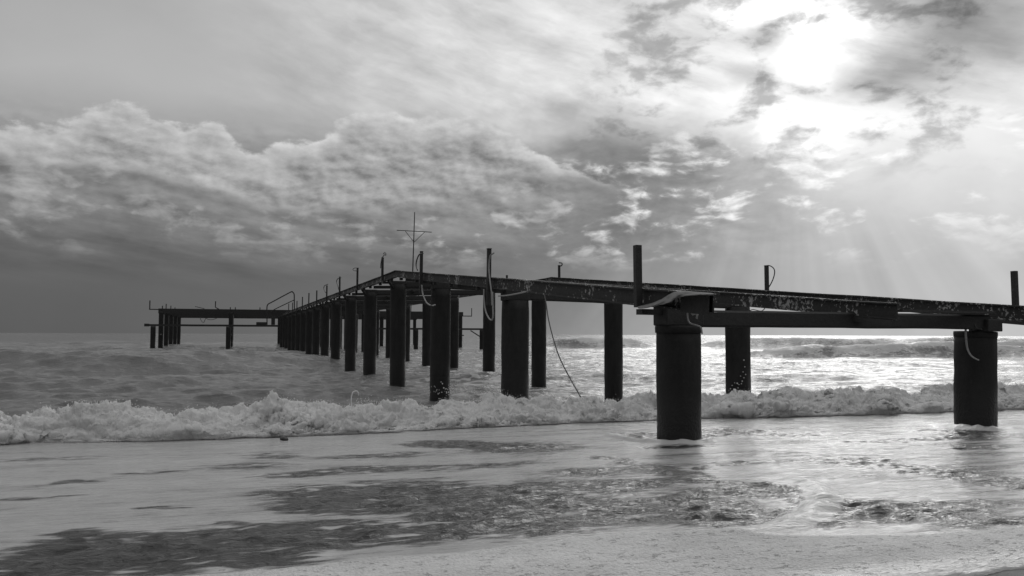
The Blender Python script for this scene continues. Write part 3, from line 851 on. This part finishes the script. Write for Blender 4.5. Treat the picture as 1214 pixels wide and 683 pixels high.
def curve(pp, sub=6):
    P = [np.array(on_wash(*p)) for p in pp]; Q = [P[0]] + P + [P[-1]]; out = []
    for i in range(1, len(Q) - 2):
        for k in range(sub):
            u = k / sub; a, b, c, d = Q[i - 1], Q[i], Q[i + 1], Q[i + 2]
            out.append(tuple(.5 * (2 * b + (c - a) * u + (2 * a - 5 * b + 4 * c - d) * u * u + (3 * b - a - 3 * c + d) * u ** 3)))
    out.append(tuple(P[-1])); return out
CURL = curve([(690, 640), (800, 638), (900, 629), (950, 616), (973, 600), (975, 586), (960, 573), (930, 566)])
RING1 = curve([(722, 514), (735, 519), (760, 524), (800, 526.5), (835, 525), (862, 519), (885, 518)])
RING2 = curve([(1103, 503), (1125, 506.5), (1155, 509.5), (1185, 511), (1205, 508)])
STREAK = [curve([(640, 541), (760, 536), (900, 533), (1080, 540), (1214, 538)]), curve([(560, 560), (700, 548), (860, 545), (1000, 536)]), curve([(980, 533), (1100, 536), (1214, 531)])]
EDGE = curve([(-60, 745), (100, 706), (240, 683), (400, 668), (540, 657), (640, 646), (700, 638), (800, 632), (1000, 637), (1120, 634), (1214, 624), (1330, 606)])
LIP = curve([(-60, 860), (300, 800), (700, 750), (950, 702), (1060, 688), (1140, 681), (1214, 671), (1330, 655)])
es, et = np.array(EDGE).T; ls, lt = np.array(LIP).T
_o = np.argsort(et); es, et = es[_o], et[_o]
_o = np.argsort(lt); ls, lt = ls[_o], lt[_o]
def edge_s(t): return np.interp(t, et, es)
def lip_s(t): return np.interp(t, lt, ls) + 0.05 * pn2(t * 1.7, t * 0, 90) + 0.02 * pn2(t * 6, t * 0, 91)
DIP = curve([(800, 661), (840, 667), (880, 664), (900, 660)]); DIP2 = curve([(690, 660), (760, 666), (830, 668), (890, 661)])

SX = axis([(2.2, 5.2, .016, 1.0), (5.2, 18.0, .022, 1.0), (18.0, 160, .036, 1.0052), (160, 9000, .7, 1.045)])
TX0 = axis([(-6.0, 17.0, .030, 1.0)])
tr = axis([(17.0, 150, .034, 1.015), (150, 9000, 1.8, 1.06)])[1:]
tl = -6.0 - (axis([(0, 130, .03, 1.014), (130, 9000, 2.2, 1.06)])[1:])
TX = np.concatenate([tl[::-1], TX0, tr])
GS, GT = [a.astype(np.float32) for a in np.meshgrid(SX, TX, indexing='ij')]
dS = np.gradient(SX); dT = np.gradient(TX)
CELL = np.maximum(dS[:, None], np.minimum(dT[None, :], dS[:, None] * 6 + .02)).astype(np.float32)
print('sea grid', GS.shape)
ft = foot(GT); ch = crest_h(GT)
# levels
zw = wash_z(GS)
zsea_blend = sstep(16.2, 20.5, GS)
sw, swf = swells(GS, GT)
cz, cdx, cdy = chop(GS, GT, CELL, 1.0)
away = sstep(17.0, 30.0, GS)
depth_f = (0.45 + 0.55 * away + 0.35 * sstep(30, 90, GS)) * (1 - .40 * sstep(4, 16, GT))
calm = sstep(ft - 1.5, ft + 2.5, GS)                      # no chop on the thin wash
chop_amp = calm * depth_f
Z = zw * (1 - zsea_blend) + (0.0 + 0.05 * fbm2(GS * .12, GT * .08, 3, 30)) * zsea_blend + sw * away + cz * chop_amp
d = GS - ft
Z += ch * sstep(0.02, 1.0, d) * (1 - sstep(1.5, 4.4, d)) * 0.86
# slow undulation and ripples on the wash
inner = 1 - calm
Z += inner * (0.012 * fbm2(GS * .55, GT * .28, 3, 31))
ow = open_water(GS[:700], GT[:700]); OW = np.zeros_like(GS); OW[:700] = ow; OW *= inner
rip = np.zeros_like(GS); sub = slice(0, 700)
rs_, rt_ = GS[sub] + .05 * pn2(GS[sub] * 3, GT[sub] * 3, 33), GT[sub] + .08 * pn2(GS[sub] * 3, GT[sub] * 3, 34)
rip[sub] = 1.5 * (0.012 * pn2(rs_ * 5.5, rt_ * 2.4, 35) + 0.011 * pn2(rs_ * 11, rt_ * 4.6, 36) + 0.006 * pn2(rs_ * 21, rt_ * 9, 37))
Z += rip * (.12 + np.clip(OW, 0, 1)) * inner * (1 + .55 * sstep(1, 4, GT))
# foam cover: 1 = closed foam, 0 = bare water
streak = 0.50 * fbm2(GS * 1.6, GT * .42, 4, 50, .6) + 0.32 * fbm2(GS * 5.0, GT * 1.0, 4, 52, .6)
fleck = fbm2(GS * 9.0 + .4 * pn2(GS * 2, GT * 2, 57), GT * 2.6, 3, 55, .65)
F_w = np.clip(0.78 - .20 * sstep(2, 7, GT) + (0.62 + .45 * sstep(2, 7, GT)) * streak + .75 * sstep(2, 7, GT) * fbm2(GS * 7.0, GT * 1.1, 3, 59, .6) - (1.12 + .35 * sstep(1, 4, GT)) * OW + fleck * (.10 + (1.9 - 1.0 * sstep(1, 4, GT)) * np.clip(OW, 0, .6)), 0, 1)
# the thick bubbly sheet along the water's edge
eg = edge_s(GT) + .03 * pn2(GT * 2.2, GT * 0, 92); lp = lip_s(GT)
sheet = 1 - sstep(-.10, .10, GS - eg)
F_w = np.clip(np.maximum(F_w, sheet * 1.0) + .45 * np.exp(-((d + .1) / .35) ** 2) * (.6 + streak), 0, 1)
lump = np.abs(fbm2(GS * 6, GT * 4.5, 4, 93, .65)) * 1.6
Z += sheet * (0.012 + 0.016 * lump * sstep(0.0, 0.8, eg - GS))
for cv_, w, h in ((CURL, .085, .045), (RING1, .08, .065), (RING2, .11, .085)):
    q, al = near_line(GS[:640], GT[:640], cv_)
    taper = np.sin(np.clip(al, .02, .98) * np.pi) ** .6 * (.8 + .3 * pn2(al * 14, al * 0, 94))
    q = q + .025 * pn2(GS[:640] * 4, GT[:640] * 4, 95)
    rdg = np.exp(-(q / w) ** 2) * taper
    Z[:640] += h * rdg
    F_w[:640] = np.maximum(F_w[:640], sstep(2.0, 1.2, q / w) * sstep(.1, .4, taper))
# closed foam inside the curl's rim
for cv_ in STREAK:
    q, al = near_line(GS[:640], GT[:640], cv_)
    F_w[:640] = np.clip(F_w[:640] + .35 * np.exp(-(q / .14) ** 2) * np.sin(np.clip(al, 0, 1) * np.pi), 0, 1)
for cv_, w, h in ((DIP, .05, .012), (DIP2, .05, .014)):
    q, al = near_line(GS[:300], GT[:300], cv_)
    Z[:300] -= h * np.exp(-(q / w) ** 2) * np.sin(np.clip(al, .02, .98) * np.pi)
# the sheet ends in a rounded lip on the sand
sz = sand_z(GS[:400], GT[:400])
dl = GS[:400] - lp[:400]
rnd = np.sqrt(np.clip(1 - (1 - np.clip(dl / .11, 0, 1)) ** 2, 0, 1))
lipz = sz + 0.028 * rnd * (.7 + .6 * lump[:400]) - 0.03 * (dl < 0) - np.clip(-dl, 0, .6) * .12
k_ = sstep(.10, .9, dl)
Z[:400] = lipz * (1 - k_) + np.maximum(Z[:400], sz + .008) * k_
# foam out at sea
lanes = fbm2(GS * .22, GT * .10, 5, 100, .6); cells = np.abs(pn2(GS * .9 + lanes, GT * .42, 104)) + .5 * np.abs(pn2(GS * 2.1, GT * 1.0 + lanes, 105))
right = sstep(-3, 9, GT - .05 * GS) * (1 - sstep(60, 130, GS) * .85)
net = (1 - sstep(.05, .42, cells)) * sstep(-.25, .25, lanes + .30 * right - .12)
F_s = net * (0.32 + 0.50 * right) * sstep(0.2, 3.0, d) + .80 * np.exp(-((d - 3.6) / 1.9) ** 2) * (.45 + 1.1 * lanes)
F_s = np.maximum(F_s, swf * (.75 + .6 * fbm2(GS * .8, GT * .35, 4, 107)))
F_s = np.maximum(F_s, sstep(.22, .38, cz * depth_f) * .5 * sstep(20, 40, GS) * right)
F = np.where(d < 0, F_w, np.clip(F_s, 0, 1) * sstep(0, .6, d) + F_w * (1 - sstep(0, .6, d)))
TH_ = sheet * sstep(.02, .5, GS - lp)                                   # thick bubbly foam
XS = GS + cdx * chop_amp * sstep(.0, 4.0, d); XT = GT + cdy * chop_amp * sstep(.0, 4.0, d)
# lumps on the far broken crests
lm = .55 * np.clip(swf, 0, 1) * (np.abs(pn2(GS * .9, GT * .7, 110)) + .5 * np.abs(pn2(GS * 2, GT * 1.7, 111)))
Z += lm * 0.50
P = np.stack([-SN * XS + CS * XT, CS * XS + SN * XT, Z], -1)

def water_mat():
    m, T, b, out = new_mat('sea_water')
    def attr(n):
        a = T.nodes.new('ShaderNodeAttribute'); a.attribute_name = n; return E(T, a.outputs['Fac'])
    foam, thick, wash = attr('foam'), attr('thick'), attr('wash')
    g = T.nodes.new('ShaderNodeNewGeometry'); p = E(T, g.outputs['Position']); x, y, z = sep(T, p.o)
    s = y * CS - x * SN; t = x * CS + y * SN
    far = (s / 40.0).clamp()
    st = vec(T, s * 1.0, t * 0.40, z * 0.2)
    fine = noise(T, st, 9.0, 6, 0.62); mid = noise(T, st, 2.2, 5, 0.6)
    br = (fine - 0.5) * 0.85 + (mid - 0.5) * 0.6
    # thin films fade softly on the wash, tear into lace out at sea
    sl = noise(T, vec(T, s * 1.0, t * 0.16, z * 0.2), 26.0, 4, 0.62) - 0.5
    soft = (foam + br * 0.50 + sl * 0.95).step(0.22, 0.78)
    lace = (foam + br * 0.95).step(0.40, 0.60)
    fm = mix(lace, soft, wash).max(thick)
    bub = voronoi(T, vec(T, s, t, z), 24.0); bub2 = voronoi(T, vec(T, s * 1.0, t * 0.8, z), 65.0)
    pit = noise(T, vec(T, s, t * .7, z), 14.0, 4, 0.6)
    pit2 = noise(T, vec(T, s, t * .55, z), 26.0, 3, 0.6)
    # water
    T.links.new(grey(T, mix(0.13, 0.022, wash)), b.inputs['Base Color'])
    b.inputs['Roughness'].default_value = 0.07; b.inputs['IOR'].default_value = 1.333
    wv = noise(T, vec(T, s, t * .55, z), 3.2, 7, 0.62, 0.4)
    wv2 = noise(T, vec(T, s * 1.2, t * .5, z), 14.0, 5, 0.65)
    hb = wv * mix(0.35, 1.0, (s - 13.0).lin(0.0, 3.0)) + wv2 * 0.22
    nb = bump(T, hb, 1.0, 0.13)
    # short waves finer than the sheet: random slopes
    nz = T.nodes.new('ShaderNodeTexNoise'); T.links.new(vec(T, s, t * .6, z).o, nz.inputs['Vector'])
    nz.inputs['Scale'].default_value = 5.0; nz.inputs['Detail'].default_value = 4.0; nz.inputs['Roughness'].default_value = 0.7
    def vm(op, a, c):
        n = T.nodes.new('ShaderNodeVectorMath'); n.operation = op; T.links.new(a, n.inputs[0])
        if c is not None:
            if isinstance(c, tuple): n.inputs[1].default_value = c
            else: T.links.new(c, n.inputs[1])
        return n.outputs[0]
    amp = (s - 15.0).lin(0.0, 45.0, 0.0, 0.95) + (s - 14.5).lin(0.0, 3.0, 0.0, 0.25)
    off = vm('MULTIPLY', vm('SUBTRACT', nz.outputs['Color'], (.5, .5, .5)), vec(T, amp, amp, amp * 0.2).o)
    T.links.new(vm('NORMALIZE', vm('ADD', nb, off), None), b.inputs['Normal'])
    # foam, with a wet film over the wash
    f = T.nodes.new('ShaderNodeBsdfPrincipled')
    tone = mix(0.60, 0.80, thick) * (0.80 + (mid - 0.5) * 0.5 + (fine - 0.5) * 0.35)
    T.links.new(grey(T, tone), f.inputs['Base Color'])
    put(T, mix(mix(0.5, 0.13, wash), 0.7, thick), f.inputs['Roughness'])
    put(T, mix(0.5, 0.15, thick), f.inputs['Specular IOR Level'])
    f.inputs['IOR'].default_value = 1.333
    hf = mix(mix(fine * 1.6 + mid, fine * 0.40 + mid * 0.16 + sl * 0.5, wash), pit * 0.9 - bub2 * 0.4 - (pit2.step(0.61, 0.68)) * 2.0, thick)
    T.links.new(bump(T, hf, mix(1.0, 0.75, thick), 0.045), f.inputs['Normal'])
    mx = T.nodes.new('ShaderNodeMixShader'); put(T, fm, mx.inputs[0])
    T.links.new(b.outputs[0], mx.inputs[1]); T.links.new(f.outputs[0], mx.inputs[2]); T.links.new(mx.outputs[0], out.inputs['Surface'])
    return m
M_SEA = water_mat()
sea = link('sea_water', grid_mesh('sea_water', P, {'foam': F, 'thick': TH_, 'wash': np.clip(1 - sstep(-.1, .5, d), 0, 1)}), M_SEA); tag(sea, kind='structure')

# ------------------------------------------------------------------ the broken wave: a tumbling roll of white water
def billow(x, y, z, oct, seed, rough=0.52):
    r = 0; a = 1.0; n = 0
    for i in range(oct):
        r = r + a * np.abs(pn3(x * 2.03 ** i, y * 2.03 ** i, z * 2.03 ** i, seed + i)); n += a; a *= rough
    return r / n
vt = axis([(-7.0, 19.0, .0125, 1.0), (19.0, 40.0, .02, 1.01)]); vt = np.concatenate([(-7.0 - axis([(0, 12, .02, 1.02)])[1:])[::-1], vt])
vu = np.concatenate([np.linspace(0, 1, 150) ** 1.0])
U_, VT = [a.astype(np.float32) for a in np.meshgrid(vu, vt, indexing='ij')]
ft = foot(VT) - .05; ch = crest_h(VT) * 1.02 + .06
lobes = .22 * pn2(VT * .55, U_ * 0 + 2, 120) + .12 * pn2(VT * 1.5, U_ * 0 + 5, 121)
# cross-section: a steep rounded front, a crest, a long tail
ss = np.interp(vu, [0, .05, .16, .30, .45, .60, .8, 1.0], [.02, -.06, -.02, .22, .62, 1.3, 2.3, 3.4])[:, None] + U_ * 0
zz = np.interp(vu, [0, .05, .16, .30, .45, .60, .8, 1.0], [-.05, .10, .34, .68, .94, 1.0, .66, -.10])[:, None] + U_ * 0
ss = ss * (1.0 + .55 * lobes)
base_z = wash_z(ft + ss) * (1 - sstep(16.2, 20.5, ft + ss))
Sx = ft + ss; Zx = base_z + zz * ch
def norm_of(Sx, VT, Zx):
    a = np.stack([np.gradient(Sx, axis=0), np.gradient(VT, axis=0), np.gradient(Zx, axis=0)], -1)
    c = np.stack([np.gradient(Sx, axis=1), np.gradient(VT, axis=1), np.gradient(Zx, axis=1)], -1)
    n = np.cross(c, a); n /= np.linalg.norm(n, axis=-1, keepdims=True) + 1e-9
    n *= np.sign(n[..., 2:3].mean()) if n[..., 2].mean() != 0 else 1
    return n
Nn = norm_of(Sx, VT, Zx)
env = sstep(0, .14, U_) * (1 - sstep(.72, 1.0, U_))
b1 = billow(Sx * 1.0, VT * .75, Zx * 1.3, 2, 130, .45) - .22
amp = (.70 * env + .02)
D1 = b1 * amp
Sx, VTx, Zx = Sx + Nn[..., 0] * D1, VT + Nn[..., 1] * D1, Zx + Nn[..., 2] * D1 * .9
Nn = norm_of(Sx, VTx, Zx)
b2 = billow(Sx * 2.7, VTx * 2.3, Zx * 2.9, 5, 140, .58) - .2
D2 = b2 * (.50 * env * (.8 + .7 * pn2(VTx * .7, VTx * 0 + U_ * 2, 155)) * (.55 + .9 * np.clip(b1 + .3, 0, 1)) + .012)
Sx, VTx, Zx = Sx + Nn[..., 0] * D2, VTx + Nn[..., 1] * D2, Zx + Nn[..., 2] * D2
Nn = norm_of(Sx, VTx, Zx)
rd = (1 - np.abs(pn3(Sx * 5.0 + b2, VTx * 5.5 + 2 * b2, Zx * 4.0, 158)) * 2.2).clip(0, 1) ** 2 * (1 - np.abs(pn3(Sx * 15, VTx * 16, Zx * 9.0, 159)) * 1.6).clip(0, 1)
D3 = rd * env * .050 * sstep(-.3, .4, pn2(VTx * 1.4, Zx * 2 + VTx * .2, 157)) * (.4 + sstep(.1, .6, U_))
Sx, VTx, Zx = Sx + Nn[..., 0] * D3 * .6, VTx + Nn[..., 1] * D3 * .6, Zx + (Nn[..., 2] * .6 + .5) * D3
# torn tips along the top
tip = np.clip(pn2(VT * 5.5, U_ * 9, 150) - .25, 0, 1) * np.clip(pn2(VT * 1.1, U_ * 2, 151) + .35, 0, 1) * sstep(.28, .5, U_) * (1 - sstep(.55, .72, U_))
Zx += tip * .34; Sx -= tip * .06
SURF = (Sx, VTx, Zx, norm_of(Sx, VTx, Zx), b1 + b2)
P = np.stack([-SN * Sx + CS * VTx, CS * Sx + SN * VTx, Zx], -1)
M_FOAM, T, b, out = new_mat('white_water')
p = world_pos(T)
n1 = noise(T, p, 3.4, 6, 0.6, 0.6); n2 = noise(T, p, 24.0, 5, 0.7, 0.3); v1 = voronoi(T, p, 60.0)
water = (n1 + (n2 - 0.5) * 0.4).step(0.565, 0.72)           # glassy water showing between the foam
tone = mix((n2 - 0.5) * 0.30 + 0.82, 0.12, water * 0.85)
T.links.new(grey(T, tone), b.inputs['Base Color']); put(T, mix(0.62, 0.18, water), b.inputs['Roughness']); b.inputs['IOR'].default_value = 1.333
nb = bump(T, n2 * 1.0 + n1 * 0.5 - v1 * 0.3, 0.8, 0.03); T.links.new(nb, b.inputs['Normal'])
tr_ = T.nodes.new('ShaderNodeBsdfTranslucent'); tr_.inputs[0].default_value = (.7, .7, .7, 1); T.links.new(nb, tr_.inputs['Normal'])
mx = T.nodes.new('ShaderNodeMixShader'); mx.inputs[0].default_value = 0.22
T.links.new(b.outputs[0], mx.inputs[1]); T.links.new(tr_.outputs[0], mx.inputs[2]); T.links.new(mx.outputs[0], out.inputs['Surface'])
wv_ = link('breaking_wave_foam', grid_mesh('breaking_wave_foam', P), M_FOAM); tag(wv_, kind='stuff')

# ------------------------------------------------------------------ spray: drops and thrown strings of water
ico = bmesh.new(); bmesh.ops.create_icosphere(ico, subdivisions=1, radius=1.0)
iv = np.array([v.co[:] for v in ico.verts]); iff = np.array([[v.index for v in f.verts] for f in ico.faces]); ico.free()
rg_ = np.random.default_rng(21)
pts = []
def drop(s, t, z, r): pts.append((s, t, z, r))
_pr = (np.clip(SURF[4] + .25, 0, 1) ** 2 * sstep(.12, .4, vu[:, None] + 0 * SURF[4]) * (1 - sstep(.70, .9, vu[:, None] + 0 * SURF[4]))).ravel(); _pr /= _pr.sum()
froth = []
for q in rg_.choice(len(_pr), 26000, p=_pr):
    i_, j_ = divmod(int(q), SURF[4].shape[1])
    if not -7 < SURF[1][i_, j_] < 22: continue
    n_ = SURF[3][i_, j_]; e_ = rg_.exponential(.022)
    froth.append((SURF[0][i_, j_] + n_[0] * e_, SURF[1][i_, j_] + n_[1] * e_ + rg_.normal(0, .01), SURF[2][i_, j_] + (n_[2] * .6 + .5) * e_, .0025 + .009 * rg_.uniform() ** 3))
def burst(px, py, s, n, w, h, r0=.006, r1=.018):
    c = on_s(px, py, s)
    for i in range(n):
        drop(s + rg_.normal(0, w * .5), c[1] + rg_.normal(0, w), c[2] + abs(rg_.normal(0, h)) - h * .3, rg_.uniform(r0, r1))
s1 = sa(2) - .45
for px, py in ((516, 459), (518, 462), (523, 453), (524.5, 455), (526, 460), (529.5, 466), (534, 452), (535, 460), (533, 461), (519.5, 467), (515, 458), (521, 466), (536, 456), (532, 468)):
    c = on_s(px, py, s1); drop(s1, c[1], c[2], rg_.uniform(.010, .024))
s1 = sb(1) - .5
for px, py in ((882, 427), (883, 435), (881, 441), (878, 446), (882, 448), (871, 454), (874, 454.5), (876, 456), (868, 457), (879, 455), (872, 462), (869, 465), (874, 463), (875, 460), (866, 461), (884, 444), (880, 452), (870, 468)):
    c = on_s(px, py, s1); drop(s1, c[1], c[2], rg_.uniform(.010, .021))
burst(600, 474, sa(1) - .4, 60, .28, .08, .003, .010); burst(548, 464, 17.0, 110, .35, .09, .003, .011); burst(436, 478, 15.4, 50, .12, .07, .004, .010)
burst(1180, 455, 17.0, 60, .3, .08)
V_ = np.concatenate([np.array([[-SN * s + CS * t, CS * s + SN * t, z]]) + iv * r for s, t, z, r in pts]); nv = len(iv)
oct_v = np.array([[1, 0, 0], [-1, 0, 0], [0, 1, 0], [0, -1, 0], [0, 0, 1], [0, 0, -1.]]); oct_f = np.array([[0, 2, 4], [2, 1, 4], [1, 3, 4], [3, 0, 4], [2, 0, 5], [1, 2, 5], [3, 1, 5], [0, 3, 5]])
F_ = np.concatenate([iff + i * nv for i in range(len(pts))])
V_ = np.concatenate([V_] + [np.array([[-SN * s + CS * t, CS * s + SN * t, z]]) + oct_v * r for s, t, z, r in froth])
F_ = np.concatenate([F_] + [oct_f + len(pts) * nv + i * 6 for i in range(len(froth))])
me = bpy.data.meshes.new('spray_drops'); me.from_pydata(V_.tolist(), [], F_.tolist()); me.update()
for p_ in me.polygons: p_.use_smooth = True
M_DROP = mat_plain('spray', 0.85, 0.3, 10, 0.1, 0.3)
sp_ = link('spray_drops', me, M_DROP); tag(sp_, kind='stuff')
# thrown string of water in front of the fifth pile
def jet(pp, s, r, name_label):
    bm = bmesh.new(); rope(bm, [W(*on_s(px, py, s)) for px, py in pp], r, 6, 6, .004)
    me = bm_mesh('water_jet', bm, True); o = link('water_jet', me, M_DROP); tag(o, kind='stuff')
jet([(417, 500), (416.8, 486), (416.4, 475), (417, 468.5), (419, 464.5), (422, 463.4), (424.5, 465.5), (425.4, 469)], 15.3, lambda f: .004 + .007 * math.sin(f * math.pi) ** .7, '')
jet([(361, 500), (362, 494), (364.5, 488), (367, 485.5)], 15.0, lambda f: .006 * (1 - f) + .003, '')

# driftwood rolling in front of the wave
c = on_wash(337, 522.5)
bm = bmesh.new(); bmesh.ops.create_icosphere(bm, subdivisions=3, radius=1.0)
for v in bm.verts:
    n_ = math.sin(v.co.x * 5) * .1 + math.sin(v.co.y * 7 + 1) * .12 + random.uniform(-.05, .05)
    v.co = Vector((v.co.x * .058 * (1 + n_), v.co.y * .035 * (1 + n_), v.co.z * .030 * (1 + n_) + (.012 if v.co.x < 0 else 0)))
me = bm_mesh('driftwood', bm, True); dw = link('driftwood', me, M_WOOD); dw.location = W(c[0], c[1], float(wash_z(c[0])) + .018)
tag(dw, 'small dark lump of driftwood floating just in front of the breaking wave', 'driftwood')
